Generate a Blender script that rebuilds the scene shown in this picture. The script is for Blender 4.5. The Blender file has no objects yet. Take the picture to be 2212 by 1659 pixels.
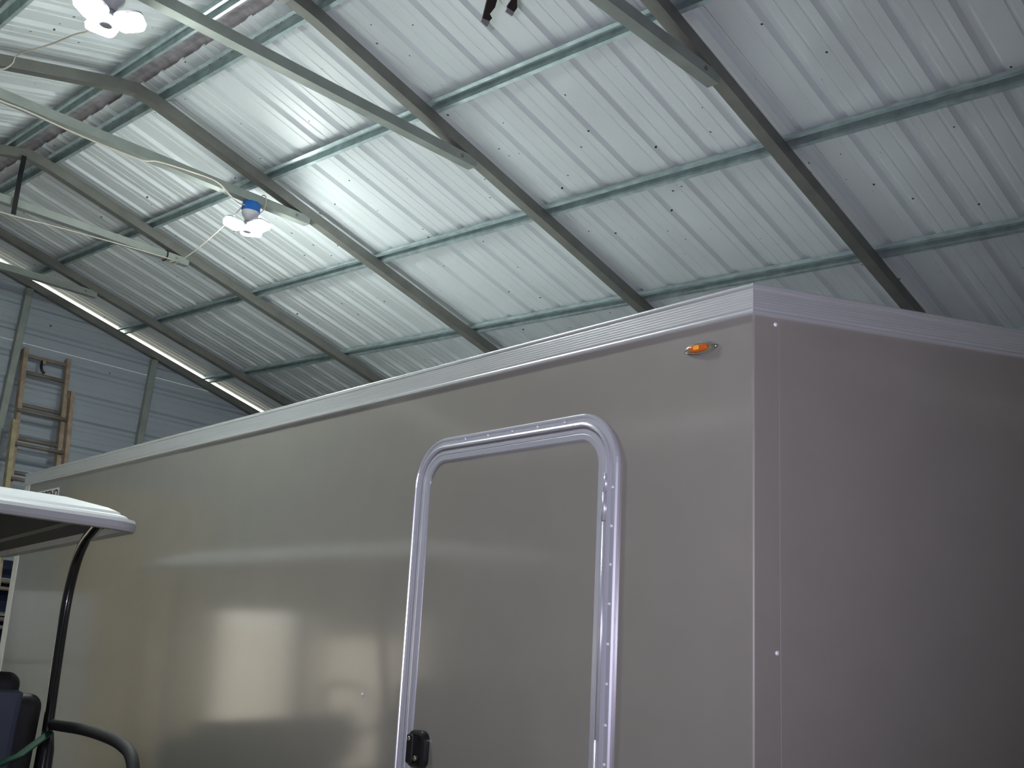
import bpy, bmesh, math, random
from mathutils import Vector, Matrix
random.seed(7)
SC = bpy.context.scene
COL = SC.collection

# ------------------------------------------------------------------ camera, world, lights, exposure
CAM_Z = 1.6
cam_d = bpy.data.cameras.new('camera'); cam = bpy.data.objects.new('camera', cam_d); COL.objects.link(cam)
RIGHT = Vector((0.6973547, -0.7094650, 0.1017633)); UP = Vector((-0.2371274, -0.0943934, 0.9668818)); FWD = Vector((0.6763631, 0.6983905, 0.2340593))
m = Matrix((RIGHT, UP, -FWD)).transposed().to_4x4(); m.translation = Vector((0, 0, CAM_Z))
cam.matrix_world = m
cam_d.sensor_width = 36; cam_d.lens = 2315.56 / 2212 * 36; cam_d.clip_start = 0.02; cam_d.clip_end = 200
SC.camera = cam

world = bpy.data.worlds.new('daylight'); SC.world = world; world.use_nodes = True
wn = world.node_tree.nodes; wl = world.node_tree.links
bg = wn['Background']; bg.inputs['Color'].default_value = (0.93, 0.98, 0.93, 1); bg.inputs['Strength'].default_value = 4.0

sun = bpy.data.lights.new('sun', 'SUN'); sun.energy = 5.0; sun.color = (1.0, 0.95, 0.85); sun.angle = math.radians(0.6)
suno = bpy.data.objects.new('sun', sun); COL.objects.link(suno); suno.rotation_euler = Vector((0.25, -0.75, -0.95)).to_track_quat('-Z', 'Y').to_euler()
# the photographer's flash, just beside and above the lens
fl = bpy.data.lights.new('camera_flash', 'SPOT'); fl.energy = 250; fl.color = (0.84, 0.79, 1.0); fl.shadow_soft_size = 0.018; fl.spot_size = math.radians(86); fl.spot_blend = 1.0
flo = bpy.data.objects.new('camera_flash', fl); COL.objects.link(flo); flo.matrix_world = m
flo.location = Vector((0, 0, CAM_Z)) - RIGHT * 0.075 + UP * 0.05 + FWD * 0.02

LED_STRENGTH = 450
SC.view_settings.view_transform = 'Standard'; SC.view_settings.look = 'None'
SC.view_settings.gamma = 1; SC.view_settings.use_curve_mapping = False
SC.view_settings.exposure = 0.0
SC.cycles.max_bounces = 8; SC.cycles.caustics_reflective = False; SC.cycles.caustics_refractive = False

# ------------------------------------------------------------------ materials
MATS = {}
def mat(name, color, rough=0.5, metal=0.0, coat=0.0, coat_rough=0.05, coat_ior=1.5, noise=0.0, nscale=20, bump=0.0, bscale=200, emit=None, estr=0.0, spec=0.5, trans=0.0, ior=1.45, stretch=None):
    if name in MATS: return MATS[name]
    M = bpy.data.materials.new(name); M.use_nodes = True
    nt = M.node_tree; b = nt.nodes['Principled BSDF']
    b.inputs['Base Color'].default_value = (*color, 1); b.inputs['Roughness'].default_value = rough; b.inputs['Metallic'].default_value = metal
    b.inputs['Coat Weight'].default_value = coat; b.inputs['Coat Roughness'].default_value = coat_rough; b.inputs['Coat IOR'].default_value = coat_ior
    b.inputs['Specular IOR Level'].default_value = spec; b.inputs['Transmission Weight'].default_value = trans; b.inputs['IOR'].default_value = ior
    if emit: b.inputs['Emission Color'].default_value = (*emit, 1); b.inputs['Emission Strength'].default_value = estr
    tc = nt.nodes.new('ShaderNodeTexCoord'); src = tc.outputs['Object']
    if stretch:
        mp = nt.nodes.new('ShaderNodeMapping'); mp.inputs['Scale'].default_value = stretch
        nt.links.new(src, mp.inputs['Vector']); src = mp.outputs['Vector']
    if noise:
        n = nt.nodes.new('ShaderNodeTexNoise'); n.inputs['Scale'].default_value = nscale; n.inputs['Detail'].default_value = 4
        nt.links.new(src, n.inputs['Vector'])
        r = nt.nodes.new('ShaderNodeMapRange'); r.inputs['From Min'].default_value = 0.3; r.inputs['From Max'].default_value = 0.7
        r.inputs['To Min'].default_value = 1 - noise; r.inputs['To Max'].default_value = 1 + noise
        nt.links.new(n.outputs['Fac'], r.inputs['Value'])
        mx = nt.nodes.new('ShaderNodeVectorMath'); mx.operation = 'SCALE'; mx.inputs[0].default_value = color
        nt.links.new(r.outputs['Result'], mx.inputs['Scale']); nt.links.new(mx.outputs['Vector'], b.inputs['Base Color'])
    if bump:
        n2 = nt.nodes.new('ShaderNodeTexNoise'); n2.inputs['Scale'].default_value = bscale; nt.links.new(src, n2.inputs['Vector'])
        bp = nt.nodes.new('ShaderNodeBump'); bp.inputs['Strength'].default_value = bump; bp.inputs['Distance'].default_value = 0.002
        nt.links.new(n2.outputs['Fac'], bp.inputs['Height']); nt.links.new(bp.outputs['Normal'], b.inputs['Normal'])
    MATS[name] = M
    return M
def speckle(M, base, speck, scale, thr, world_coords=True):
    """scattered dirt specks: sparse dots from a voronoi field, thinned by noise"""
    nt = M.node_tree; b = nt.nodes['Principled BSDF']
    g = nt.nodes.new('ShaderNodeNewGeometry')
    v = nt.nodes.new('ShaderNodeTexVoronoi'); v.inputs['Scale'].default_value = scale; nt.links.new(g.outputs['Position'], v.inputs['Vector'])
    sep = nt.nodes.new('ShaderNodeSeparateColor'); nt.links.new(v.outputs['Color'], sep.inputs['Color'])
    rad = nt.nodes.new('ShaderNodeMapRange'); rad.inputs['From Min'].default_value = 0.15; rad.inputs['From Max'].default_value = 1.0
    rad.inputs['To Min'].default_value = 0.0; rad.inputs['To Max'].default_value = thr
    nt.links.new(sep.outputs['Red'], rad.inputs['Value'])
    lt = nt.nodes.new('ShaderNodeMath'); lt.operation = 'LESS_THAN'; nt.links.new(v.outputs['Distance'], lt.inputs[0]); nt.links.new(rad.outputs['Result'], lt.inputs[1])
    n = nt.nodes.new('ShaderNodeTexNoise'); n.inputs['Scale'].default_value = 1.7; n.inputs['Detail'].default_value = 3; nt.links.new(g.outputs['Position'], n.inputs['Vector'])
    r = nt.nodes.new('ShaderNodeMapRange'); r.inputs['From Min'].default_value = 0.3; r.inputs['From Max'].default_value = 0.7; r.inputs['To Min'].default_value = 0.94; r.inputs['To Max'].default_value = 1.05
    nt.links.new(n.outputs['Fac'], r.inputs['Value'])
    sc = nt.nodes.new('ShaderNodeVectorMath'); sc.operation = 'SCALE'; sc.inputs[0].default_value = base; nt.links.new(r.outputs['Result'], sc.inputs['Scale'])
    mx = nt.nodes.new('ShaderNodeMix'); mx.data_type = 'RGBA'
    nt.links.new(lt.outputs['Value'], mx.inputs['Factor']); nt.links.new(sc.outputs['Vector'], mx.inputs['A']); mx.inputs['B'].default_value = (*speck, 1)
    nt.links.new(mx.outputs['Result'], b.inputs['Base Color'])
    return M

M_ROOF = speckle(mat('painted_roof_steel', (0.66, 0.71, 0.71), 0.42), (0.66, 0.71, 0.71), (0.05, 0.035, 0.025), 13.0, 0.10)
M_SIDING = speckle(mat('painted_wall_steel', (0.38, 0.43, 0.47), 0.5), (0.38, 0.43, 0.47), (0.08, 0.06, 0.05), 5.0, 0.05)
M_TUBE = mat('dull_galvanised_tube', (0.20, 0.20, 0.18), 0.5, 0.35, noise=0.12, nscale=9)
M_TIE = mat('galvanised_tie', (0.30, 0.33, 0.30), 0.5, 0.3, noise=0.12, nscale=8)
M_HAT = mat('galvanised_hat_channel', (0.44, 0.54, 0.54), 0.33, 0.5, noise=0.2, nscale=14)
M_RIDGE = mat('ridge_cap_steel', (0.34, 0.32, 0.34), 0.5, 0.2, noise=0.35, nscale=12)
M_FLOOR = mat('concrete_floor', (0.52, 0.46, 0.37), 0.8, noise=0.12, nscale=3)
M_GROUND = mat('outside_ground', (0.42, 0.37, 0.31), 0.95, noise=0.2, nscale=2)
M_SCREW = mat('dark_screw', (0.05, 0.05, 0.05), 0.5, 0.6)
M_PEWTER = mat('pewter_trailer_skin', (0.265, 0.25, 0.222), 0.42, 0.12, coat=1.0, coat_rough=0.12, coat_ior=1.6, noise=0.03, nscale=6)
M_ALU = mat('mill_aluminium', (0.84, 0.86, 0.87), 0.24, 0.66, noise=0.05, nscale=5, stretch=(0.4, 1, 30))
M_ALU_DAYLIT = mat('daylit_corner_aluminium', (0.93, 0.93, 0.88), 0.35, 0.3)  # daylight falling on the rear corner is painted in as a whiter aluminium
M_ALU2 = mat('satin_aluminium', (0.66, 0.67, 0.74), 0.3, 0.55)
M_CHROME = mat('chrome', (0.8, 0.8, 0.82), 0.07, 1.0)
M_RIVET = mat('bright_rivet_head', (0.85, 0.85, 0.88), 0.2, 0.25)
M_AMBER = mat('amber_lens', (0.55, 0.12, 0.01), 0.12, coat=1.0)
M_AMBER2 = mat('amber_reflector', (1.0, 0.42, 0.03), 0.2, coat=1.0)
M_BLACK = mat('black_plastic', (0.012, 0.012, 0.014), 0.3)
M_RUBBER = mat('black_rubber', (0.02, 0.02, 0.02), 0.7)
M_BRASS = mat('lock_brass', (0.55, 0.5, 0.35), 0.3, 0.9)
M_WHITE = mat('white_sticker', (0.8, 0.8, 0.78), 0.5)
M_INK = mat('sticker_ink', (0.015, 0.015, 0.015), 0.5)
M_WROOF = mat('white_trailer_roof', (0.7, 0.7, 0.7), 0.5)
M_CANOPY = mat('pale_canopy_plastic', (0.47, 0.49, 0.50), 0.4)
M_LINER = mat('dark_canopy_liner', (0.05, 0.05, 0.055), 0.55)
M_POST = mat('black_steel_tube', (0.012, 0.012, 0.012), 0.22, coat=0.3)
M_SEATG = mat('slate_blue_vinyl', (0.055, 0.07, 0.10), 0.45, bump=0.2, bscale=300)
M_SEATB = mat('black_vinyl', (0.012, 0.012, 0.014), 0.5, bump=0.2, bscale=300)
M_CBODY = mat('dark_green_body', (0.01, 0.05, 0.03), 0.25, coat=0.6)
M_GREEN = mat('green_strap', (0.01, 0.09, 0.05), 0.6)
M_BLUE = mat('blue_junction_box', (0.01, 0.14, 0.50), 0.45)
M_LWHITE = mat('white_lamp_plastic', (0.75, 0.75, 0.77), 0.4)
M_LGREY = mat('lamp_heat_sink', (0.45, 0.45, 0.5), 0.35, 0.6)
M_LED = mat('lit_led_diffuser', (0.9, 0.9, 0.9), 0.4, emit=(0.93, 1.0, 0.97), estr=LED_STRENGTH)
M_CORD = mat('cream_cord', (0.62, 0.56, 0.48), 0.6)
M_LADR = mat('weathered_orange_rail', (0.34, 0.26, 0.19), 0.6, noise=0.25, nscale=14)
M_LADY = mat('weathered_tan_rail', (0.38, 0.33, 0.20), 0.6, noise=0.25, nscale=14)
M_LADG = mat('grimy_rung', (0.20, 0.17, 0.14), 0.6, noise=0.2, nscale=10)
M_BROWN = mat('dark_brown_webbing', (0.03, 0.02, 0.018), 0.7)
M_TIP = mat('grey_webbing_tip', (0.28, 0.27, 0.28), 0.6)
M_DOORW = mat('cream_overhead_door', (0.72, 0.66, 0.56), 0.5)
M_PLY = mat('plywood', (0.72, 0.57, 0.38), 0.6, noise=0.15, nscale=4, stretch=(6, 1, 0.6))
M_DOORB = mat('brown_door_stile', (0.25, 0.19, 0.12), 0.6)
M_GLASS = mat('window_glass', (1, 1, 1), 0.02, trans=1.0)
M_FRIDGE = mat('white_enamel', (0.78, 0.80, 0.82), 0.25, coat=0.4)

# ------------------------------------------------------------------ mesh helpers
def new_obj(name, mesh, material=None, parent=None):
    o = bpy.data.objects.new(name, mesh); COL.objects.link(o)
    if material and not mesh.materials: mesh.materials.append(material)
    if parent: o.parent = parent
    return o
def from_data(name, V, F, material, parent=None, smooth=False):
    me = bpy.data.meshes.new(name); me.from_pydata([tuple(v) for v in V], [], F); me.update()
    if smooth:
        for p_ in me.polygons: p_.use_smooth = True
    return new_obj(name, me, material, parent)
def from_bm(name, bm, material, parent=None, smooth=False, recalc=True):
    if recalc: bmesh.ops.recalc_face_normals(bm, faces=bm.faces)
    me = bpy.data.meshes.new(name); bm.to_mesh(me); bm.free()
    if smooth:
        for p_ in me.polygons: p_.use_smooth = True
    return new_obj(name, me, material, parent)
def empty(name, loc=(0, 0, 0), rotz=0):
    o = bpy.data.objects.new(name, None); COL.objects.link(o); o.location = loc; o.rotation_euler = (0, 0, rotz); o.empty_display_size = 0.1
    return o
def tag(o, label=None, cat=None, group=None, kind=None):
    for k, v in (('label', label), ('category', cat), ('group', group), ('kind', kind)):
        if v: o[k] = v
    return o
def bm_box(bm, x0, x1, y0, y1, z0, z1, bevel=0.0, seg=2, M=None):
    r = bmesh.ops.create_cube(bm, size=1.0); vs = r['verts']
    for v in vs:
        v.co = Vector(((x0 + x1) / 2 + v.co.x * (x1 - x0), (y0 + y1) / 2 + v.co.y * (y1 - y0), (z0 + z1) / 2 + v.co.z * (z1 - z0)))
    if bevel:
        es = list({e for v in vs for e in v.link_edges})
        rr = bmesh.ops.bevel(bm, geom=es, offset=bevel, segments=seg, profile=0.5, affect='EDGES'); vs = list({v for f in rr['faces'] for v in f.verts} | {v for v in vs if v.is_valid})
    if M:
        for v in vs: v.co = M @ v.co
def box(name, x0, x1, y0, y1, z0, z1, material, parent=None, bevel=0.0, seg=2, smooth=False):
    bm = bmesh.new(); bm_box(bm, x0, x1, y0, y1, z0, z1, bevel, seg)
    return from_bm(name, bm, material, parent, smooth)
def sweep_data(path, radius, n=8, square=False, up=Vector((0, 0, 1)), w=None, hgt=None):
    """tube along a polyline; square=True gives a rectangular section w x hgt"""
    path = [Vector(p_) for p_ in path]; V = []; F = []
    sect = []
    if square:
        sect = [(-w / 2, -hgt / 2), (w / 2, -hgt / 2), (w / 2, hgt / 2), (-w / 2, hgt / 2)]
    else:
        rr = radius if isinstance(radius, (int, float)) else None
        sect = [(math.cos(2 * math.pi * k / n), math.sin(2 * math.pi * k / n)) for k in range(n)]
    ns = len(sect); prev = None
    for i, p_ in enumerate(path):
        if i == 0: t = path[1] - path[0]
        elif i == len(path) - 1: t = path[-1] - path[-2]
        else: t = (path[i + 1] - p_).normalized() + (p_ - path[i - 1]).normalized()
        t.normalize()
        a_ = up.cross(t) if (square or prev is None) else prev.copy()
        if a_.length < 1e-3: a_ = (prev if prev else Vector((1, 0, 0)))
        a_ = (a_ - t * a_.dot(t)).normalized(); prev = a_
        b_ = t.cross(a_)
        k_ = 1.0
        if 0 < i < len(path) - 1:
            c_ = t.dot((path[i + 1] - p_).normalized()); k_ = 1 / max(c_, 0.5)
        for (sx, sy) in sect:
            if square: V.append(p_ + a_ * sx + b_ * sy * k_)
            else:
                r_ = radius if isinstance(radius, (int, float)) else radius[i]
                V.append(p_ + a_ * sx * r_ + b_ * sy * r_)
    for i in range(len(path) - 1):
        for k in range(ns):
            F.append((i * ns + k, i * ns + (k + 1) % ns, (i + 1) * ns + (k + 1) % ns, (i + 1) * ns + k))
    F.append(tuple(range(ns))[::-1]); F.append(tuple((len(path) - 1) * ns + k for k in range(ns)))
    return V, F
def tube(name, path, radius, material, parent=None, n=10):
    V, F = sweep_data(path, radius, n)
    o = from_data(name, V, F, material, parent, smooth=True)
    bm = bmesh.new(); bm.from_mesh(o.data); bmesh.ops.recalc_face_normals(bm, faces=bm.faces); bm.to_mesh(o.data); bm.free()
    for p_ in o.data.polygons: p_.use_smooth = len(p_.vertices) == 4
    return o
def beam(name, path, w, hgt, material, parent=None, up=Vector((0, 0, 1))):
    V, F = sweep_data(path, 0, square=True, up=up, w=w, hgt=hgt)
    bm = bmesh.new(); vs = [bm.verts.new(v) for v in V]
    for f in F: bm.faces.new([vs[i] for i in f])
    return from_bm(name, bm, material, parent)
def smooth_path(pts, n=6):
    """catmull-rom through the given points"""
    P = [Vector(p_) for p_ in pts]; out = []
    for i in range(len(P) - 1):
        p0 = P[max(i - 1, 0)]; p1 = P[i]; p2 = P[i + 1]; p3 = P[min(i + 2, len(P) - 1)]
        for k in range(n):
            t = k / n
            out.append(0.5 * ((2 * p1) + (-p0 + p2) * t + (2 * p0 - 5 * p1 + 4 * p2 - p3) * t * t + (-p0 + 3 * p1 - 3 * p2 + p3) * t ** 3))
    out.append(P[-1]); return out
def lathe(name, prof, material, parent=None, n=20, loc=(0, 0, 0), M=None, smooth=True):
    """profile of (radius, z) turned about Z"""
    V = []; F = []; L = len(prof)
    for (r, z) in prof:
        for k in range(n): V.append(Vector((r * math.cos(2 * math.pi * k / n), r * math.sin(2 * math.pi * k / n), z)))
    for i in range(L - 1):
        for k in range(n): F.append((i * n + k, i * n + (k + 1) % n, (i + 1) * n + (k + 1) % n, (i + 1) * n + k))
    F.append(tuple(range(n))[::-1]); F.append(tuple((L - 1) * n + k for k in range(n)))
    loc = Vector(loc)
    V = [(M @ v if M else v) + loc for v in V]
    bm = bmesh.new(); vs = [bm.verts.new(v) for v in V]
    for f in F: bm.faces.new([vs[i] for i in f])
    o = from_bm(name, bm, material, parent)
    for p_ in o.data.polygons: p_.use_smooth = smooth and len(p_.vertices) == 4
    return o
def rrect(x0, x1, z0, z1, r, n=8):
    r = max(min(r, (x1 - x0) / 2 - 1e-4, (z1 - z0) / 2 - 1e-4), 1e-4); out = []
    for (cx, cz, a0) in ((x1 - r, z0 + r, -90), (x1 - r, z1 - r, 0), (x0 + r, z1 - r, 90), (x0 + r, z0 + r, 180)):
        for k in range(n + 1):
            a = math.radians(a0 + 90 * k / n); out.append((cx + r * math.cos(a), cz + r * math.sin(a)))
    return out
def ring_stack(name, x0, x1, z0, z1, r, rings, material, parent=None, fill_last=False, fill_first=False, n=8, axis='y', smooth=False, origin=None):
    """rounded rectangles, one per (inset, height), bridged; axis says which way height points"""
    V = []; F = []; N = 4 * (n + 1)
    for (ins, hh) in rings:
        for (a, b) in rrect(x0 + ins, x1 - ins, z0 + ins, z1 - ins, r - ins if r - ins > 0.004 else 0.004, n):
            V.append((a, hh, b) if axis == 'y' else (a, b, hh))
    for i in range(len(rings) - 1):
        for k in range(N): F.append((i * N + k, i * N + (k + 1) % N, (i + 1) * N + (k + 1) % N, (i + 1) * N + k))
    if fill_last: F.append(tuple((len(rings) - 1) * N + k for k in range(N)))
    if fill_first: F.append(tuple(range(N))[::-1])
    bm = bmesh.new(); vs = [bm.verts.new(v) for v in V]
    for f in F: bm.faces.new([vs[i] for i in f])
    o = from_bm(name, bm, material, parent)
    for p_ in o.data.polygons: p_.use_smooth = smooth and len(p_.vertices) == 4
    return o

# ------------------------------------------------------------------ building numbers
X0, ZR, A = 2.2106, 4.4219, 0.25253            # ridge line and roof slope
CA, SA = math.cos(A), math.sin(A)
Y1, BAY = 2.495, 1.524
HALF = 4.57; S_EAVE = HALF / CA
Y_END = 9.32; Y_NEAR = -4.4
RAFTER_Y = [Y1 + BAY * k for k in range(-4, 5)]
def rp(s, y, off, side=1):
    return Vector((X0 + side * (s * CA + off * SA), y, ZR - s * SA + off * CA))
HAT_H = 0.045; O_R = -0.02; TUBE = 0.062; O_P = O_R + TUBE / 2     # rafter centre, underside of purlins
O_PAN = O_P + HAT_H + 0.001

# floor and ground
box('floor', X0 - HALF - 0.1, X0 + HALF + 0.1, Y_NEAR - 0.1, Y_END + 0.1, -0.12, 0.0, M_FLOOR)
tag(bpy.data.objects['floor'], 'tan concrete slab floor of the metal building', None, kind='structure')
g = box('ground', -40, 44, -40, 50, -0.3, -0.125, M_GROUND); tag(g, 'dry grassy ground outside the metal building', kind='structure')

# ------------------------------------------------------------------ roof
ceiling = empty('ceiling', (X0, Y_END, ZR)); tag(ceiling, 'ribbed white metal gable roof on tube rafters and hat channels', kind='structure')
COFF = Vector((X0, Y_END, ZR))
def into_ceiling(o):
    o.parent = ceiling; o.matrix_parent_inverse = Matrix.Translation(-COFF); return o
RIB = 0.2286; SHEET = RIB * 4
def rib_profile(n_ribs=4, pitch=RIB, lap=False):
    """(position, height) across one sheet: tall trapezoid ribs and pairs of low stiffeners"""
    pr = []
    for j in range(n_ribs):
        c = pitch * (j + 0.5); b = pitch * j
        pr += [(b - (0.012 if lap else 0), 0)] if j == 0 else []
        pr += [(c - 0.032, 0), (c - 0.013, 0.020), (c + 0.013, 0.020), (c + 0.032, 0)]
        e = b + pitch
        pr += [(e - 0.048, 0), (e - 0.042, 0.0028), (e - 0.034, 0.0028), (e - 0.028, 0)]
        if j < n_ribs - 1:
            pr += [(e + 0.028, 0), (e + 0.034, 0.0028), (e + 0.042, 0.0028), (e + 0.048, 0)]
        else:
            pr += [(e + (0.012 if lap else 0), 0)]
    return pr
def roof_sheet_mesh(side, ymax=9):
    pr = [q for q in rib_profile(lap=True) if q[0] < ymax]; V = []; F = []
    if pr[-1][0] < SHEET: pr.append((ymax, pr[-1][1]))
    ss = (0.035, S_EAVE + 0.12)
    for (y, hh) in pr:
        for s in ss:
            q = rp(s, y, O_PAN + hh, side) - Vector((X0, 0, ZR)); V.append(q)
    for i in range(len(pr) - 1):
        f = (2 * i, 2 * i + 1, 2 * i + 3, 2 * i + 2); F.append(f if side > 0 else f[::-1])
    me = bpy.data.meshes.new('roof_panel'); me.from_pydata([tuple(v) for v in V], [], F); me.update(); me.materials.append(M_ROOF)
    return me
Y_ROOF = Y_END + 0.012
Y_PH = 3.33 - RIB * 0.5 - SHEET * 9
for side in (1, -1):
    me = roof_sheet_mesh(side)
    k = 0
    while Y_PH + k * SHEET < Y_ROOF - 0.02:
        y_ = Y_PH + k * SHEET
        o = new_obj('roof_panel', me if y_ + SHEET + 0.02 < Y_ROOF else roof_sheet_mesh(side, Y_ROOF - y_), None, ceiling)
        o.location = (0, Y_PH + k * SHEET - Y_END, 0.0008 * (k % 2)); k += 1
# ridge cap
bm = bmesh.new()
prof = [rp(0.20, 0, O_PAN + 0.024, -1), rp(0.03, 0, O_PAN + 0.026, -1), rp(0.0, 0, O_PAN + 0.03, 1), rp(0.03, 0, O_PAN + 0.026, 1), rp(0.20, 0, O_PAN + 0.024, 1)]
va = [bm.verts.new((v.x, Y_NEAR - 0.1, v.z)) for v in prof]; vb = [bm.verts.new((v.x, Y_ROOF, v.z)) for v in prof]
for i in range(4): bm.faces.new((va[i], va[i + 1], vb[i + 1], vb[i]))
into_ceiling(from_bm('ridge_cap', bm, M_RIDGE))
# rafters: one bent tube per frame, legs included
def rafter_path(y):
    pts = [Vector((X0 - HALF, y, 0)), Vector((X0 - HALF, y, ZR - S_EAVE * SA - 0.22))]
    e = rp(S_EAVE, y, O_R, -1); pts.append(Vector((X0 - HALF + 0.05, y, e.z - 0.07)))
    pts.append(rp(S_EAVE - 0.24, y, O_R, -1))
    for s, dz in ((0.17, 0), (0.10, -0.003), (0.05, -0.008)): q = rp(s, y, O_R, -1); q.z += dz; pts.append(q)
    q = rp(0, y, O_R); q.z -= 0.013; pts.append(q)
    for s, dz in ((0.05, -0.008), (0.10, -0.003), (0.17, 0)): q = rp(s, y, O_R, 1); q.z += dz; pts.append(q)
    pts.append(rp(S_EAVE - 0.24, y, O_R, 1)); pts.append(Vector((X0 + HALF - 0.05, y, e.z - 0.07)))
    pts += [Vector((X0 + HALF, y, ZR - S_EAVE * SA - 0.22)), Vector((X0 + HALF, y, 0))]
    return pts
first = None
for y in RAFTER_Y + [Y_END - 0.035]:
    if first is None:
        first = beam('rafter', rafter_path(0.0), TUBE, TUBE, M_TUBE, None, up=Vector((0, 1, 0)))
        o = first
    else:
        o = new_obj('rafter', first.data)
    into_ceiling(o); o.location = (0, y, 0)
# purlins: hat channels with their flanges on the rafters
def hat_mesh(y0, y1):
    t = 0.0018; c, fl, hh = 0.019, 0.020, HAT_H
    outer = [(-c - fl - 0.004, 0), (-c - 0.004, 0), (-c, hh), (c, hh), (c + 0.004, 0), (c + fl + 0.004, 0)]
    inner = [(-c - fl - 0.004, t), (-c - 0.004 - t, t), (-c - t, hh + t * 0)] 
    V = []; F = []
    for y in (y0, y1):
        for (a, b) in outer: V.append((a, y, b))
    n = len(outer)
    for i in range(n - 1): F.append((i, i + 1, n + i + 1, n + i))
    # lips: short upturned edges stiffen the flanges
    for (a, b) in ((outer[0][0], 0.004), (outer[-1][0], 0.004)):
        k = len(V); base = 0 if a < 0 else n - 1
        V.append((a, y0, b)); V.append((a, y1, b)); F.append((base, k, k + 1, n + base))
    me = bpy.data.meshes.new('purlin'); me.from_pydata(V, [], F); me.update(); me.materials.append(M_HAT)
    return me
hat = hat_mesh(Y_NEAR, Y_ROOF)
PURLIN_S = [0.135, 0.905, 1.842, 2.782, 3.72, 4.58]
for side in (1, -1):
    for s in PURLIN_S:
        o = new_obj('purlin', hat); into_ceiling(o)
        o.matrix_basis = Matrix.Translation(rp(s, 0, O_P, side)) @ Matrix.Rotation(side * A, 4, 'Y')
# self-drilling screw tips poking through the upper channels
bm = bmesh.new(); bmesh.ops.create_cone(bm, cap_ends=True, segments=6, radius1=0.0028, radius2=0.0012, depth=0.022)
tip = from_bm('screw_tip', bm, M_SCREW); tipme = tip.data; used = False
for s in (PURLIN_S[0], PURLIN_S[1]):
    for k in range(2, 34):
        y = 3.33 + RIB * (k - 12)
        for dd in (0.055, -0.055) if s < 0.5 else (0.055,):
            o = tip if not used else new_obj('screw_tip', tipme); used = True
            into_ceiling(o); o.matrix_basis = Matrix.Translation(rp(s - 0.010, y + dd, O_P + 0.030)) @ Matrix.Rotation(A + math.pi + random.uniform(-.2, .2), 4, 'Y')
# collar ties under the rafters
ST = 1.248; Z_TIE = 4.043; TW = 0.05
for i, y in enumerate(RAFTER_Y):
    xe = ST * CA + 0.012
    o = beam('collar_tie', [(X0 - xe, y, Z_TIE), (X0 + xe, y, Z_TIE)], 0.06, 0.052, M_TIE); into_ceiling(o)
    for s in (-1, 1):   # bolted clip where tie meets rafter
        o2 = box('tie_bolt', X0 + s * (xe - 0.10) - 0.008, X0 + s * (xe - 0.10) + 0.008, y - 0.035, y - 0.029, Z_TIE - 0.008, Z_TIE + 0.008, M_TUBE); into_ceiling(o2)

# ------------------------------------------------------------------ walls
def wall_rows(z0, z1):
    rows = []; z = z0; pr = rib_profile()
    return [(z0 + a, hh) for (a, hh) in pr if z0 + a <= z1 + 1e-6]
wall_back = empty('wall_back', (X0, Y_END, 0)); tag(wall_back, 'dim blue-grey gable end wall of horizontal ribbed metal sheets', kind='structure')
def into_back(o):
    o.parent = wall_back; o.matrix_parent_inverse = Matrix.Translation((-X0, -Y_END, 0)); return o
DX0, DX1, DZ = -1.74, 0.52, 1.64
z = 0.0; k = 0
TOPZ = ZR + O_P * CA
while z < 4.5:
    V = []; F = []
    rows = []
    for (a, hh) in rib_profile():
        zz = z + a
        if zz > TOPZ - 0.02: zz = TOPZ - 0.02
        ext = min(HALF, (TOPZ - zz) / SA * CA)
        rows.append((zz, hh, X0 - ext, X0 + ext))
    for r0, r1 in zip(rows[:-1], rows[1:]):
        if r1[0] - r0[0] < 1e-5: continue
        mid = (r0[0] + r1[0]) / 2
        spans = [(0, 0)]
        if mid < DZ: segs = [((r0[2], DX0), (r1[2], DX0)), ((DX1, r0[3]), (DX1, r1[3]))]
        else: segs = [((r0[2], r0[3]), (r1[2], r1[3]))]
        for (p0, p1) in segs:
            b = len(V)
            V += [(p0[0], Y_END + r0[1] , r0[0]), (p0[1], Y_END + r0[1], r0[0]), (p1[1], Y_END + r1[1], r1[0]), (p1[0], Y_END + r1[1], r1[0])]
            F.append((b, b + 1, b + 2, b + 3))
    o = from_data('siding_panel', V, F, M_SIDING); into_back(o); o.location.y = 0.001 * (k % 2)
    z += SHEET; k += 1
for xp in (0.62, 1.92, 3.140, 4.362, 5.58):
    zt = ZR - abs(xp - X0) / CA * SA - 0.06
    into_back(box('wall_post', xp - 0.029, xp + 0.029, Y_END - 0.064, Y_END - 0.006, 0, zt, M_TIE, bevel=0.004, seg=1))
for nm, x, lab in (('wall_left', X0 - HALF - 0.04, 'ribbed metal side wall behind the photographer'), ('wall_right', X0 + HALF + 0.04, 'ribbed metal side wall hidden behind the trailer')):
    V = []; F = []; s = 1 if nm == 'wall_right' else -1
    zt = ZR - S_EAVE * SA - 0.02; zz = 0
    rows = []
    while zz < zt:
        rows += [(min(zz + a, zt), hh) for (a, hh) in rib_profile()[:-1]]; zz += SHEET
    for (a, hh) in rows: V += [(x + s * hh, Y_NEAR, a), (x + s * hh, Y_END, a)]
    for i in range(len(rows) - 1): F.append((2 * i, 2 * i + 1, 2 * i + 3, 2 * i + 2))
    tag(from_data(nm, V, F, M_SIDING), lab, kind='structure')
V = [(X0 - HALF - .04, Y_NEAR, 0), (X0 + HALF + .04, Y_NEAR, 0), (X0 + HALF + .04, Y_NEAR, ZR - S_EAVE * SA), (X0, Y_NEAR, ZR + .03), (X0 - HALF - .04, Y_NEAR, ZR - S_EAVE * SA)]
tag(from_data('wall_front', V, [(0, 1, 2, 3, 4)], M_SIDING), 'plain metal gable wall behind the camera', kind='structure')

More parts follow.
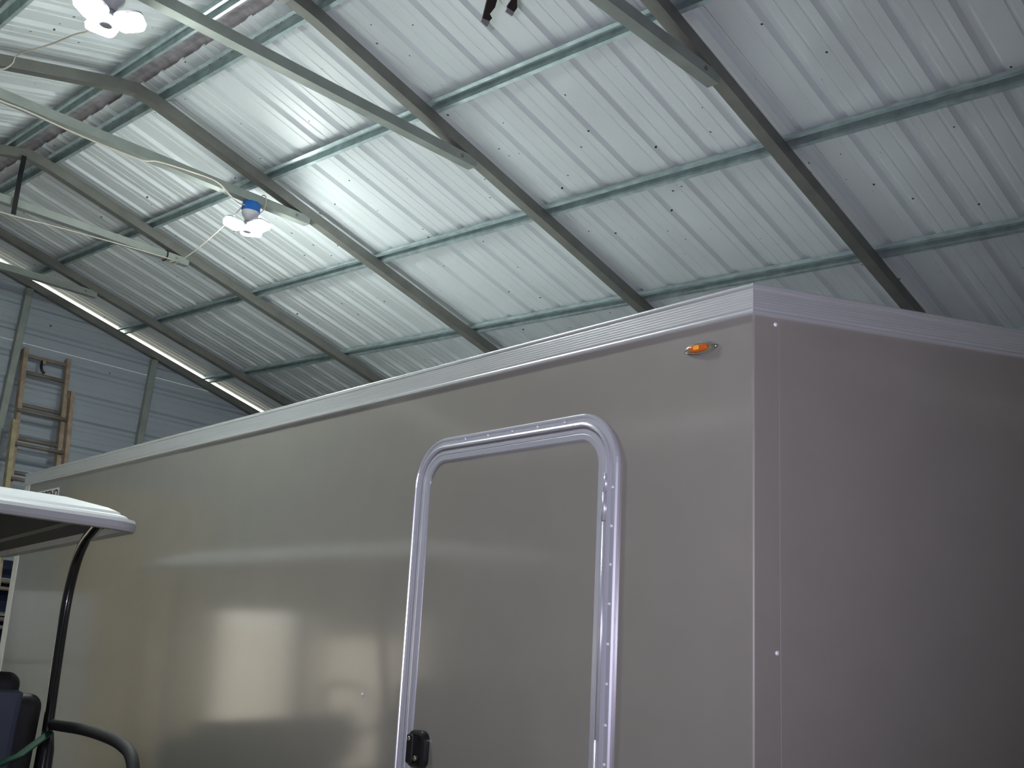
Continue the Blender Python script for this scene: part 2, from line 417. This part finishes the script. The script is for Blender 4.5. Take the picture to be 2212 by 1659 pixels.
# open doorway in the end wall, beside the trailer: daylight comes in here and mirrors in the trailer's side
door1 = empty('door_1', (-0.6, Y_END, 0)); tag(door1, 'open framed doorway to daylight in the end wall', kind='structure')
def into_door(o):
    o.parent = door1; o.matrix_parent_inverse = Matrix.Translation((0.6, -Y_END, 0)); return o
DY0, DY1 = Y_END - 0.06, Y_END + 0.03
def dp(n, x0, x1, z0, z1, m_=None, y0=DY0, y1=DY1): into_door(box(n, x0, x1, y0, y1, z0, z1, m_ or M_DOORW))
dp('stile', -0.58, -0.48, 0, DZ, M_DOORB); dp('stile', -0.40, -0.24, 0, DZ, M_SIDING); dp('stile', -1.52, -1.42, 0, DZ, M_DOORB); dp('stile', DX0, DX0 + 0.06, 0, DZ, M_DOORB); dp('stile', DX1 - 0.04, DX1, 0, DZ, M_DOORW)
dp('rail', -1.42, -0.58, 1.22, 1.44, M_DOORW); dp('sky_screen', DX0 + 0.06, DX1 - 0.04, 1.44, DZ, M_DOORW, DY0 + 0.02); dp('lintel', DX0, DX1, DZ, DZ + 0.09, M_DOORW)  # panel under the lintel is added to dim the sky mirrored in the trailer
# plywood added between doorway and refrigerator to mirror warm tan in the trailer's side
for xa in (0.66, 1.28):
    into_back(box('plywood_reflector', xa, xa + 0.61, Y_END - 0.085, Y_END - 0.067, 0.02, 2.44, M_PLY))

# ------------------------------------------------------------------ enclosed trailer
HT, TL, TWD = 2.1, 5.795, 2.45
tu = Vector((0.0838935, 0.9959601, -0.0320206)); th_ = Vector((0.9958811, -0.0826912, 0.0371885)); tw = Vector((-0.0343905, 0.0350086, 0.9987951))
tc = Vector((2.1911834, 1.4308603, 0.9342303 + CAM_Z))
trailer = empty('enclosed_trailer')
TM = Matrix((tu, -th_, tw)).transposed().to_4x4(); TM.translation = tc - tw * HT
trailer.matrix_world = TM
tag(trailer, 'pewter grey V-nosed enclosed cargo trailer with aluminium trim and side door', 'trailer')
NOSE = 0.3815
tipx = -(TWD / 2) * math.tan(NOSE)
POLY = [(0, 0), (TL, 0), (TL, -TWD), (0, -TWD), (tipx, -TWD / 2)]      # side (0-1), rear, far side, nose, nose
def out_offset(i, d):
    """miter offset of polygon corner i, outward by d"""
    n = len(POLY); p_ = Vector(POLY[i]); a = Vector(POLY[i - 1]); b = Vector(POLY[(i + 1) % n])
    e1 = (p_ - a).normalized(); e2 = (b - p_).normalized()
    n1 = Vector((-e1.y, e1.x)); n2 = Vector((-e2.y, e2.x))     # polygon runs so that outside is to the left
    mvec = (n1 + n2) / (1 + n1.dot(n2))
    return p_ + mvec * d
# body
bm = bmesh.new()
bot = [bm.verts.new((x, y, 0)) for (x, y) in POLY]; top = [bm.verts.new((x, y, HT - 0.004)) for (x, y) in POLY]
nP = len(POLY); vert_edges = []
for i in range(nP): bm.faces.new((bot[i], bot[(i + 1) % nP], top[(i + 1) % nP], top[i]))
bm.faces.new(bot); bm.faces.new(top)
bm.edges.ensure_lookup_table()
ve = [e for e in bm.edges if abs(e.verts[0].co.z - e.verts[1].co.z) > 1]
bmesh.ops.bevel(bm, geom=ve, offset=0.005, segments=4, profile=0.5, affect='EDGES')
from_bm('body', bm, M_PEWTER, trailer)
# roof: low crown
V = []; F = []
for (x, y) in POLY: V.append((x, y, HT - 0.003))
V += [(0.1, -TWD / 2, HT + 0.05), (TL - 0.02, -TWD / 2, HT + 0.05)]
F = [(0, 1, 6, 5), (1, 2, 6), (2, 3, 5, 6), (3, 4, 5), (4, 0, 5)]
from_data('roof', V, F, M_WROOF, trailer)
# top trim extrusion with fine drawn ridges
TH = 0.0772
prof = [(0.0, -TH), (0.010, -TH), (0.0125, -TH + 0.002), (0.0125, -TH + 0.010), (0.0085, -TH + 0.0125), (0.0085, -TH + 0.0145)]
NR = 7; za, zb = -TH + 0.015, -0.012
for k in range(NR * 6 + 1):
    t = k / (NR * 6); prof.append((0.0105 + -0.0002 * math.cos(2 * math.pi * NR * t), za + (zb - za) * t))
prof += [(0.0085, -0.0115), (0.0085, -0.0095), (0.0135, -0.008), (0.0145, -0.002), (0.011, 0.002), (-0.05, 0.004)]
for i in range(nP):
    j = (i + 1) % nP; V = []; F = []
    for (d, zz) in prof:
        for q in (i, j):
            c_ = out_offset(q, d); V.append((c_.x, c_.y, HT + zz))
    for k in range(len(prof) - 1): F.append((2 * k, 2 * k + 1, 2 * k + 3, 2 * k + 2))
    o = from_data('roof_trim', V, F, M_ALU, trailer, smooth=True)
# rear corner posts and lower trim
bm = bmesh.new(); bm_box(bm, TL - 0.085, TL + 0.004, -0.06, 0.004, 0, HT - TH, 0.0015, 1)
from_bm('corner_trim', bm, M_ALU_DAYLIT, trailer)
box('corner_trim', TL - 0.085, TL + 0.004, -TWD - 0.006, -TWD + 0.06, 0, HT - TH, M_ALU2, trailer, 0.003)
box('lower_trim', 0, TL, -0.02, 0.008, -0.02, 0.09, M_ALU2, trailer, 0.003)
# nose skin lapped over the corner
nd = Vector((-math.sin(NOSE), -math.cos(NOSE), 0)); no = Vector((-math.cos(NOSE), math.sin(NOSE), 0)); LN = (TWD / 2) / math.cos(NOSE)
def np_(d, o_, z): v = nd * d + no * o_; return Vector((v.x, v.y, z))
bm = bmesh.new()
vs = [bm.verts.new(np_(d, o_, z)) for z in (0.02, HT - TH - 0.001) for (d, o_) in ((0.0725, 0.0), (0.0735, 0.0004), (LN - 0.01, 0.0004), (LN - 0.01, 0.0))]
for i in range(3): bm.faces.new((vs[i], vs[i + 1], vs[4 + i + 1], vs[4 + i]))
bm.faces.new(vs[4:]); bm.faces.new(vs[:4])
from_bm('nose_panel', bm, M_PEWTER, trailer)
RV = [(0.0, 0.0034), (0.0025, 0.0032), (0.0045, 0.0022), (0.0058, 0.0)]
def rivet(name, pos, normal, material, parent, k=1.0):
    q = Vector(normal).to_track_quat('Z', 'Y').to_matrix()
    return lathe(name, [(0.0062 * k, 0.0), (0.0058 * k, 0.0014 * k), (0.0042 * k, 0.0030 * k), (0.0016 * k, 0.0040 * k)], material, parent, 12, pos, q)
for z in (2.006, 1.203, 0.40): rivet('rivet', np_(0.0635, 0.0, z), no, M_RIVET, trailer, 1.0)
rivet('door_catch', (1.626, 0.0, 0.997), (0, 1, 0), M_RIVET, trailer, 1.1)
# side door
DU0, DU1, DZ0, DZ1, DR = 0.444, 1.393, 0.10, 1.842, 0.155
def door_path_rings(name, rings, material, parent, **kw):
    return ring_stack(name, DU0, DU1, DZ0, DZ1, DR, rings, material, parent, n=14, **kw)
frame = door_path_rings('door_frame', [(0, 0.0), (0.0, 0.008), (0.004, 0.013), (0.008, 0.013), (0.010, 0.010), (0.024, 0.010), (0.027, 0.0155), (0.0315, 0.0175), (0.036, 0.0155), (0.038, 0.010), (0.038, -0.02)], M_ALU2, trailer)
door_g = door_path_rings('side_door', [(0.0425, -0.02), (0.0425, 0.008), (0.045, 0.012), (0.056, 0.012), (0.0575, 0.0105), (0.059, 0.011), (0.074, 0.0095), (0.0785, 0.0060), (0.0785, 0.002)], M_ALU2, trailer)
door_g['label'] = 'aluminium-framed side door of the trailer'
ring_stack('door_skin', DU0 + 0.076, DU1 - 0.076, DZ0 + 0.076, DZ1 - 0.076, DR - 0.076, [(0, 0.0), (0.0, 0.004)], M_PEWTER, door_g, fill_last=True, n=14)
box('door_gap_seal', DU0 + 0.039, DU0 + 0.0435, -0.02, 0.001, DZ0 + 0.15, DZ1 - 0.15, M_RUBBER, door_g)
# hinge knuckles on the forward stile
for (za_, zb_, rr, xx) in ((1.66, 1.609, 0.0065, 0.0405), (1.607, 1.529, 0.0085, 0.0425), (1.527, 0.962, 0.0085, 0.0400), (0.960, 0.30, 0.0085, 0.0425)):
    kn = tube('hinge_knuckle', [(DU0 + xx, 0.0135, za_), (DU0 + xx, 0.0135, zb_)], rr, M_ALU2, frame, 12)
for z in (1.621, 1.5149, 1.4119, 1.3081, 1.2037, 1.1022, 0.9989, 0.9019, 0.80, 0.70, 0.60): rivet('frame_screw', (DU0 + 0.0165, 0.010, z), (0, 1, 0), M_RIVET, frame, 0.75)
for x in (1.1307, 1.0152, 0.8986, 0.7816, 0.6647): rivet('frame_screw', (x, 0.010, DZ1 - 0.016), (0, 1, 0), M_RIVET, frame, 0.75)
# latch
latch = ring_stack('latch', 1.222, 1.320, 0.800, 0.913, 0.03, [(0, 0.004), (0.0, 0.014), (0.004, 0.022), (0.010, 0.026), (0.014, 0.026), (0.016, 0.018)], M_BLACK, door_g, fill_last=True, n=8)
ring_stack('latch_paddle', 1.277, 1.311, 0.812, 0.900, 0.008, [(0, 0.018), (0.0, 0.027), (0.003, 0.030)], M_BLACK, door_g, fill_last=True, n=4)
for (x, z) in ((1.297, 0.886), (1.2595, 0.831)):
    lathe('lock_cylinder', [(0.0075, 0.0), (0.0075, 0.010), (0.006, 0.012)], M_BRASS, door_g, 14, (x, 0.021, z), Vector((0, 1, 0)).to_track_quat('Z', 'Y').to_matrix())
# marker light
def ellipse_stack(name, cx, cz, rings, material, parent, n=28, p_=2.0):
    V = []; F = []
    for (rx, rz, y) in rings:
        for k in range(n):
            a = 2 * math.pi * k / n; c, s = math.cos(a), math.sin(a)
            V.append((cx + rx * math.copysign(abs(c) ** (2 / p_), c), y, cz + rz * math.copysign(abs(s) ** (2 / p_), s)))
    for i in range(len(rings) - 1):
        for k in range(n): F.append((i * n + k, i * n + (k + 1) % n, (i + 1) * n + (k + 1) % n, (i + 1) * n + k))
    F.append(tuple((len(rings) - 1) * n + k for k in range(n)))
    bm = bmesh.new(); vs = [bm.verts.new(v) for v in V]
    for f in F: bm.faces.new([vs[i] for i in f])
    o = from_bm(name, bm, material, parent)
    for q in o.data.polygons: q.use_smooth = len(q.vertices) == 4
    return o
ml = ellipse_stack('marker_light', 0.166, 1.963, [(0.057, 0.0195, 0.0), (0.0565, 0.019, 0.003), (0.050, 0.0168, 0.0075), (0.038, 0.0142, 0.0095), (0.034, 0.0120, 0.008)], M_CHROME, trailer, p_=1.75)
ml['label'] = 'amber clearance light in an oval chrome bezel'
ellipse_stack('amber_lens', 0.168, 1.963, [(0.0315, 0.0105, 0.008), (0.031, 0.0100, 0.013), (0.027, 0.0080, 0.0155), (0.016, 0.004, 0.0165)], M_AMBER, ml, p_=3.0)
ellipse_stack('lens_reflector', 0.170, 1.9635, [(0.010, 0.0065, 0.0150), (0.009, 0.0058, 0.0178)], M_AMBER2, ml, 12, p_=4.0)
# maker's sticker near the rear top corner
stk = ring_stack('name_sticker', 5.120, 5.530, 1.888, 1.966, 0.012, [(0, 0.0), (0, 0.0008)], M_WHITE, trailer, fill_last=True, n=4)
stk['label'] = 'white sticker with black slanted capitals'
fc = bpy.data.curves.new('sticker_text', 'FONT'); fc.body = 'LEGEND'; fc.size = 0.088; fc.shear = 0.28; fc.align_x = 'CENTER'; fc.offset = 0.0016; fc.extrude = 0.0002
fo = bpy.data.objects.new('tmp_text', fc); COL.objects.link(fo)
bpy.context.view_layer.update()
me = bpy.data.meshes.new_from_object(fo.evaluated_get(bpy.context.evaluated_depsgraph_get())); bpy.data.objects.remove(fo)
xs = [v.co.x for v in me.vertices]; wtx = max(xs) - min(xs); mid = (max(xs) + min(xs)) / 2
for v in me.vertices:
    x, y = (v.co.x - mid) * 0.37 / wtx, v.co.y
    v.co = Vector((5.325 - x, 0.0014 + v.co.z, 1.897 + y * 0.95))
me.materials.clear(); me.materials.append(M_INK)
new_obj('lettering', me, None, stk)
# undercarriage, mostly out of frame
for s in (-0.35, -TWD + 0.25): box('chassis_rail', -0.1, TL - 0.05, s, s + 0.10, -0.12, -0.002, M_POST, trailer)
def wheel(name, c, r, w, parent, axis, tire=M_RUBBER, rim=M_ALU2):
    q = Vector(axis).to_track_quat('Z', 'Y').to_matrix()
    t = lathe(name, [(r * 0.62, -w / 2), (r * 0.9, -w / 2), (r, -w * 0.36), (r, w * 0.36), (r * 0.9, w / 2), (r * 0.62, w / 2)], tire, parent, 28, c, q)
    lathe('rim', [(r * 0.61, -w * 0.4), (r * 0.61, w * 0.42), (r * 0.5, w * 0.36), (r * 0.2, w * 0.40), (r * 0.18, w * 0.5), (0.01, w * 0.5)], rim, t, 20, c, q)
    return t
inv = TM.inverted()
for xx in (3.0, 3.85):
    for yy in (-0.16, -TWD + 0.16):
        pt = TM @ Vector((xx, yy, 0)); g_ = inv @ Vector((pt.x, pt.y, 0.30))
        wheel('wheel', g_, 0.30, 0.2, trailer, (0, 1 if yy > -1 else -1, 0))
jk = inv @ Vector(((TM @ Vector((tipx - 0.9, -TWD / 2, 0))).x, (TM @ Vector((tipx - 0.9, -TWD / 2, 0))).y, 0.0))
for s in (-1, 1): beam('tongue', [(0.2, -TWD / 2 + s * 0.7, -0.06), (tipx - 1.0, -TWD / 2 + s * 0.05, -0.06)], 0.08, 0.1, M_POST, trailer)
tube('tongue_jack', [(jk.x, jk.y, jk.z), (jk.x, jk.y, jk.z + 0.9)], 0.03, M_POST, trailer)

# ------------------------------------------------------------------ golf cart beside the trailer
CY = math.radians(10)
cart = empty('golf_cart', (1.80, 3.6875, 0), -CY); tag(cart, 'golf cart with pale canopy, black struts and rear-facing seat', 'golf cart')
CW = 1.17
# canopy, tipping slightly towards the front
tilt = Matrix.Translation((0, 0, 1.85)) @ Matrix.Rotation(math.radians(-2.0), 4, 'X')
cn = ring_stack('canopy', -CW, 0.0, 0.0, 2.40, 0.10, [(0.05, 0.026), (0.045, 0.0), (0.0, 0.0), (-0.006, 0.010), (-0.006, 0.030), (0.0, 0.042), (0.022, 0.045), (0.028, 0.052), (0.034, 0.055), (0.050, 0.057), (0.058, 0.068), (0.10, 0.082), (0.22, 0.112), (0.34, 0.124)], M_CANOPY, cart, fill_last=True, n=8, axis='z')
cn.matrix_basis = tilt
ln = ring_stack('canopy_liner', -CW + 0.045, -0.045, 0.045, 2.355, 0.06, [(0, 0.024), (0.12, 0.024), (0.13, 0.036), (0.30, 0.036), (0.31, 0.028)], M_LINER, cart, fill_last=True, n=6, axis='z')
ln.matrix_basis = tilt
def strut(pts, r=0.019): return tube('strut', smooth_path(pts, 6), r, M_POST, cart, 10)
for x in (-0.125, -CW + 0.125):
    strut([(x, 0.085, 1.868), (x, 0.155, 1.842), (x, 0.245, 1.80), (x, 0.31, 1.72), (x, 0.335, 1.58), (x, 0.305, 1.38), (x, 0.256, 1.16), (x, 0.215, 0.95), (x, 0.19, 0.66)])
    box('strut_bracket', x - 0.03, x + 0.03, 0.07, 0.17, 1.858, 1.876, M_POST, cart, 0.004)
    tube('strut_bolt', [(x, 0.15, 1.838), (x, 0.15, 1.870)], 0.008, M_CHROME, cart, 8)
    strut([(x, 2.12, 1.785), (x, 2.18, 1.70), (x, 2.20, 1.40), (x, 2.18, 0.95), (x, 2.14, 0.80)])
    tube('seat_support', [(x, 0.235, 1.13), (x, 0.225, 1.07), (x, 0.20, 0.90), (x, 0.17, 0.60)], [0.020, 0.030, 0.033, 0.036], M_POST, cart, 12)
def arm(x, s):
    return tube('armrest', smooth_path([(x, 0.23, 1.155), (x, 0.10, 1.165), (x + s * .02, -0.10, 1.178), (x + s * .02, -0.40, 1.190), (x + s * .02, -0.56, 1.186), (x + s * .02, -0.655, 1.165), (x + s * .02, -0.71, 1.10), (x + s * .02, -0.725, 1.00), (x, -0.70, 0.84), (x, -0.60, 0.72), (x, -0.3, 0.68), (x, 0.0, 0.68)], 6), 0.0185, M_RUBBER, cart, 12)
arm(-0.115, 1); arm(-CW + 0.115, -1)
def cushion(name, x0, x1, y0, y1, z0, z1, material, rad=0.05, rx=0.0, piv=None):
    bm = bmesh.new(); bm_box(bm, x0, x1, y0, y1, z0, z1, rad, 5)
    if rx:
        R_ = Matrix.Translation(piv) @ Matrix.Rotation(rx, 4, 'X') @ Matrix.Translation(-Vector(piv))
        for v in bm.verts: v.co = R_ @ v.co
    return from_bm(name, bm, material, cart, True)
# rear-facing seat
bk = cushion('rear_backrest', -CW + 0.17, -0.17, 0.17, 0.27, 0.84, 1.258, M_SEATB, 0.045)
pl = ring_stack('backrest_pad', -CW + 0.25, -0.25, 0.90, 1.268, 0.012, [(0.0, 0.20), (0.0, 0.155), (0.006, 0.148), (0.02, 0.145)], M_SEATG, bk, fill_last=True, n=4)
cushion('rear_seat', -CW + 0.17, -0.17, -0.36, 0.17, 0.72, 0.84, M_SEATB, 0.045)
cushion('seat_pod', -CW + 0.16, -0.16, -0.30, 0.25, 0.36, 0.72, M_CBODY, 0.03)
box('footplate', -CW + 0.12, -0.12, -0.80, -0.30, 0.30, 0.33, M_POST, cart, 0.006)
beam('lap_strap', [(-0.13, 0.20, 1.128), (-0.25, 0.03, 1.075), (-0.45, -0.10, 1.01), (-0.62, -0.16, 0.93)], 0.028, 0.006, M_GREEN, cart)
# front bench
fb = cushion('front_backrest', -CW + 0.16, -0.17, 0.30, 0.40, 0.86, 1.19, M_SEATB, 0.045)
for xc in (-0.40, -0.78):
    bmx = bmesh.new(); bm_box(bmx, xc - 0.17, xc + 0.17, 0.29, 0.38, 1.10, 1.318, 0.044, 6); from_bm('headrest', bmx, M_SEATB, fb, True)
cushion('front_seat', -CW + 0.16, -0.17, 0.40, 0.93, 0.72, 0.84, M_SEATB, 0.045)
cushion('seat_base', -CW + 0.12, -0.12, 0.25, 0.92, 0.34, 0.72, M_CBODY, 0.03)
box('floorboard', -CW + 0.08, -0.08, 0.90, 1.75, 0.27, 0.31, M_RUBBER, cart, 0.005)
cushion('front_cowl', -CW + 0.10, -0.10, 1.72, 2.30, 0.30, 0.86, M_CBODY, 0.10)
cushion('dashboard', -CW + 0.10, -0.10, 1.62, 1.85, 0.74, 0.98, M_BLACK, 0.05)
tube('steering_column', [(-0.80, 1.68, 0.80), (-0.80, 1.40, 1.06)], 0.02, M_POST, cart)
swp = [Vector((-0.80 + 0.17 * math.cos(a), 1.38 + 0.12 * math.sin(a), 1.07 + 0.12 * math.sin(a))) for a in [2 * math.pi * k / 24 for k in range(25)]]
tube('steering_wheel', swp, 0.014, M_RUBBER, cart, 8)
for (x, ax) in ((-0.10, 1), (-CW + 0.10, -1)):
    for y in (-0.02, 1.95): wheel('wheel', (x, y, 0.22), 0.22, 0.18, cart, (ax, 0, 0))

# ------------------------------------------------------------------ LED shop lights
def led_lamp(loc, label, rot):
    root = empty('led_shop_light', loc, rot); tag(root, label, 'light', 'LED shop lights under the collar ties')
    # loc is the point on the underside of the tie; the lamp hangs below it
    jb = lathe('junction_box', [(0.052, -0.058), (0.055, -0.050), (0.055, -0.010), (0.050, 0.0)], M_BLUE, root, 8, (0, 0, 0), smooth=False)
    box('box_tab', 0.045, 0.068, -0.012, 0.012, -0.05, -0.03, M_BLUE, jb)
    lathe('socket_base', [(0.026, -0.120), (0.034, -0.098), (0.046, -0.086), (0.052, -0.072), (0.052, -0.058)], M_LWHITE, root, 20)
    lathe('lamp_hub', [(0.022, -0.190), (0.042, -0.182), (0.046, -0.160), (0.036, -0.134), (0.024, -0.120)], M_LGREY, root, 20)
    for k in range(3):
        R_ = Matrix.Rotation(2 * math.pi * k / 3 + 0.5, 4, 'Z') @ Matrix.Translation((0.038, 0, -0.165)) @ Matrix.Rotation(math.radians(-14), 4, 'Y')
        w_ = ring_stack('led_wing', 0.0, 0.105, -0.058, 0.058, 0.03, [(0.0, 0.004), (0.0, -0.012), (0.004, -0.020), (0.012, -0.024)], M_LED, root, fill_last=True, fill_first=True, n=5, axis='z')
        w_.data.transform(R_)
        h_ = ring_stack('heat_sink', -0.004, 0.109, -0.062, 0.062, 0.032, [(0.0, -0.002), (0.0, 0.008), (0.010, 0.013), (0.030, 0.016)], M_LGREY, w_, fill_last=True, n=4, axis='z')
        h_.data.transform(R_)
    return root
Z_TB = Z_TIE - 0.026
led_lamp((3.030, RAFTER_Y[6], Z_TB), 'lit three-wing LED light under a blue box, farther one above the trailer', 0.3)
led_lamp((1.430, RAFTER_Y[5], Z_TB), 'nearer glaring LED shop light at the top left', 0.9)
# cords
def cord(label, pts, r=0.0045, name='power_cord', g='cream power cords strung along the ties'):
    o = tube(name, smooth_path(pts, 6), r, M_CORD, None, 6); tag(o, label, 'cord', g); return o
YA, YB, YC = RAFTER_Y[5], RAFTER_Y[6], RAFTER_Y[7]
cord('cream cord sagging below the collar tie and feeding the farther LED light', [(1.0, YB - .045, 4.02), (1.30, YB - .045, 4.006), (1.523, YB - .045, 3.995), (1.662, YB - .045, 3.997), (1.936, YB - .045, 3.984), (2.279, YB - .045, 3.985), (2.40, YB - .038, 4.02), (2.669, YB - .036, 4.044), (2.777, YB - .04, 4.037), (2.865, YB - .045, 3.985), (2.93, YB - .03, 3.972), (2.985, YB - .01, 3.985)])
cord('cream cord strung from the farther LED light back to the next tie', [(2.985, YB + .02, 3.985), (3.03, 5.85, 3.93), (3.05, 6.15, 3.86), (3.08, 6.45, 3.83), (3.17, 6.75, 3.89), (3.22, 6.90, 3.955), (3.283, YC - .045, 4.015), (2.933, YC - .045, 4.0), (2.451, YC - .045, 3.968), (2.097, YC - .045, 3.94), (1.6, YC - .045, 3.94)], 0.004)
cord('cream cord hooked over the rafter near the glaring light', [(1.44, YA + .062, 3.985), (1.513, 4.4, 4.001), (1.542, 4.7, 4.091), (1.578, 5.1, 4.203), (1.56, 5.4, 4.256), (1.547, 5.495, 4.256), (1.543, 5.50, 4.221), (1.521, 5.50, 4.181), (1.491, 5.50, 4.158), (1.409, 5.50, 4.131), (1.25, 5.50, 4.10)], 0.004)
rg = tube('wire_loop', [Vector((3.095, YB + 0.052 * math.cos(a), Z_TIE - 0.010 + 0.058 * math.sin(a))) for a in [2 * math.pi * k / 20 for k in range(21)]], 0.0035, M_CORD, None, 6); tag(rg, 'wire loop tied around the collar tie beside the blue box', 'wire')
tb = tube('cable_tie', [Vector((3.255, YC + 0.044 * math.cos(a), Z_TIE + 0.038 * math.sin(a))) for a in [2 * math.pi * k / 16 for k in range(17)]], 0.005, M_BLACK, None, 6); tag(tb, 'black cable tie holding the cord to the tie end', 'cable tie')
hr = beam('hanging_strap', [(2.165, YC - 0.045, 4.36), (2.168, YC - 0.045, 4.20), (2.178, YC - 0.045, 3.955)], 0.030, 0.006, M_BLACK, None, up=Vector((0, 1, 0))); tag(hr, 'short black strap hanging from the ridge past the second tie', 'strap')
# dark webbing ends dangling into the top of the frame
def px_pt(px, py, depth):
    return Vector((0, 0, CAM_Z)) + (RIGHT * ((px - 1106) / 2315.56) + UP * ((829.5 - py) / 2315.56) + FWD) * depth
def dangler(label, outline, tip, y_, th):
    root = empty('webbing_end', (0, y_, 0)); tag(root, label, 'strap', 'dark webbing ends hanging from the nearest collar tie')
    for nm, pts, m_, t_ in (('webbing', outline, M_BROWN, th), ('webbing_tip', tip, M_TIP, th * 0.7)):
        bm = bmesh.new(); F1 = []; F2 = []
        for (x, z) in pts: F1.append(bm.verts.new((x, -t_ / 2, z))); F2.append(bm.verts.new((x, t_ / 2, z)))
        bm.faces.new(F1); bm.faces.new(F2[::-1]); n = len(pts)
        for i in range(n): bm.faces.new((F1[i], F1[(i + 1) % n], F2[(i + 1) % n], F2[i]))
        from_bm(nm, bm, m_, root)
    return root
YD = RAFTER_Y[4] - 0.05
def xz(px, py):
    d = RIGHT * ((px - 1106) / 2315.56) + UP * ((829.5 - py) / 2315.56) + FWD; t = YD / d.y
    return (d.x * t, CAM_Z + d.z * t)
tw0 = [xz(*q) for q in ((1042, 40), (1057, 44), (1062, 40), (1057, 30), (1062, 25), (1068, 18), (1073, 0))]
tz = Z_TIE + 0.03
dangler('long dark webbing end with hooked grey tip at top of the frame', [xz(1042, 40), xz(1056, 46), xz(1062, 40), xz(1057, 31), xz(1064, 22), xz(1068, 17), xz(1073, 0), (2.30, tz), (2.262, tz), xz(1052, 0)], [xz(1042, 39), xz(1039, 47), xz(1051, 58), xz(1057, 49), xz(1057, 45)], YD, 0.006)
dangler('shorter dark webbing end with pale tip at top of the frame', [xz(1096, 16), xz(1110, 26), xz(1116, 18), xz(1116, 0), (2.395, tz), (2.355, tz), xz(1104, 0), xz(1096, 12)], [xz(1096, 17), xz(1092, 25), xz(1106, 35), xz(1110, 27)], YD, 0.006)

# ------------------------------------------------------------------ extension ladder against the end wall
lad = empty('extension_ladder', (3.4, 8.4, 0)); tag(lad, 'weathered extension ladder leaning on the far end wall', 'ladder')
def lad_o(o): o.parent = lad; o.matrix_parent_inverse = Matrix.Translation((-3.4, -8.4, 0)); return o
def ly(z, off=0.0): return 9.25 - 0.24 * (3.55 - z) - off
for (x, off, m_, zt) in ((3.205, 0.0, M_LADR, 3.60), (3.575, 0.0, M_LADR, 3.60), (3.165, 0.055, M_LADY, 2.95), (3.615, 0.055, M_LADR, 3.30)):
    lad_o(beam('rail', [(x, ly(0, off), 0.0), (x, ly(zt, off), zt)], 0.036, 0.062, m_, up=Vector((0, 1, 0.24))))
z = 3.395
while z > 0.2:
    lad_o(tube('rung', [(3.215, ly(z), z), (3.565, ly(z), z)], 0.017, M_LADG, None, 8)); z -= 0.288
z = 3.05
while z > 0.2:
    lad_o(tube('rung', [(3.18, ly(z, 0.055), z), (3.60, ly(z, 0.055), z)], 0.015, M_LADG, None, 8)); z -= 0.288
lad_o(beam('top_bar', [(3.215, ly(3.545), 3.545), (3.565, ly(3.545), 3.545)], 0.03, 0.028, M_LADG))
lad_o(lathe('pulley', [(0.012, -0.012), (0.028, -0.012), (0.022, 0.0), (0.028, 0.012), (0.012, 0.012)], M_LADY, None, 14, (3.36, ly(3.52) - 0.02, 3.515), Vector((1, 0, 0)).to_track_quat('Z', 'Y').to_matrix()))
lad_o(tube('rope_hook', smooth_path([(3.345, ly(3.52) - .03, 3.52), (3.342, ly(3.48) - .03, 3.475), (3.352, ly(3.44) - .03, 3.44), (3.375, ly(3.42) - .03, 3.415)], 5), 0.012, M_BLACK, None, 8))
for zb_ in (3.28, 2.76): lad_o(box('rung_lock', 3.585, 3.62, ly(zb_) - 0.05, ly(zb_) + 0.01, zb_ - 0.035, zb_ + 0.035, M_LADG, None, 0.004))
# ------------------------------------------------------------------ refrigerator by the end wall (shows as a reflection in the trailer)
fr = empty('refrigerator', (2.10, 8.90, 0)); tag(fr, 'white top-freezer refrigerator by the end wall, mirrored in the trailer', 'refrigerator')
def fbx(n, x0, x1, y0, y1, z0, z1, m_, par=fr, b=0.012): return box(n, x0, x1, y0, y1, z0, z1, m_, par, b)
fbx('cabinet', -0.31, 0.31, -0.28, 0.28, 0.02, 1.575, M_FRIDGE)
fd = fbx('freezer_door', -0.31, 0.31, -0.35, -0.283, 1.05, 1.575, M_FRIDGE); fbx('handle', 0.24, 0.27, -0.385, -0.35, 1.07, 1.30, M_FRIDGE, fd)
fd2 = fbx('fridge_door', -0.31, 0.31, -0.35, -0.283, 0.06, 1.035, M_FRIDGE); fbx('handle', 0.24, 0.27, -0.385, -0.35, 0.70, 1.01, M_FRIDGE, fd2)
# ------------------------------------------------------------------ dark shelving behind the ladder
M_NAVY = mat('navy_steel', (0.012, 0.018, 0.045), 0.5); M_SHELF = mat('grey_shelf', (0.35, 0.37, 0.38), 0.5)
sh = empty('shelving_unit', (3.80, 9.10, 0)); tag(sh, 'dark navy steel shelving unit behind the ladder foot', 'shelves')
box('back_panel', -0.60, 0.60, 0.125, 0.135, 0.0, 1.84, M_NAVY, sh)
for x in (-0.60, 0.565):
    for y in (-0.12, 0.09): box('upright', x, x + 0.035, y, y + 0.033, 0, 1.84, M_NAVY, sh, 0.003, 1)
for z in (0.12, 0.55, 0.98, 1.40, 1.665): box('shelf', -0.563, 0.563, -0.12, 0.124, z, z + 0.028, M_SHELF if z > 1.3 else M_NAVY, sh, 0.003, 1)
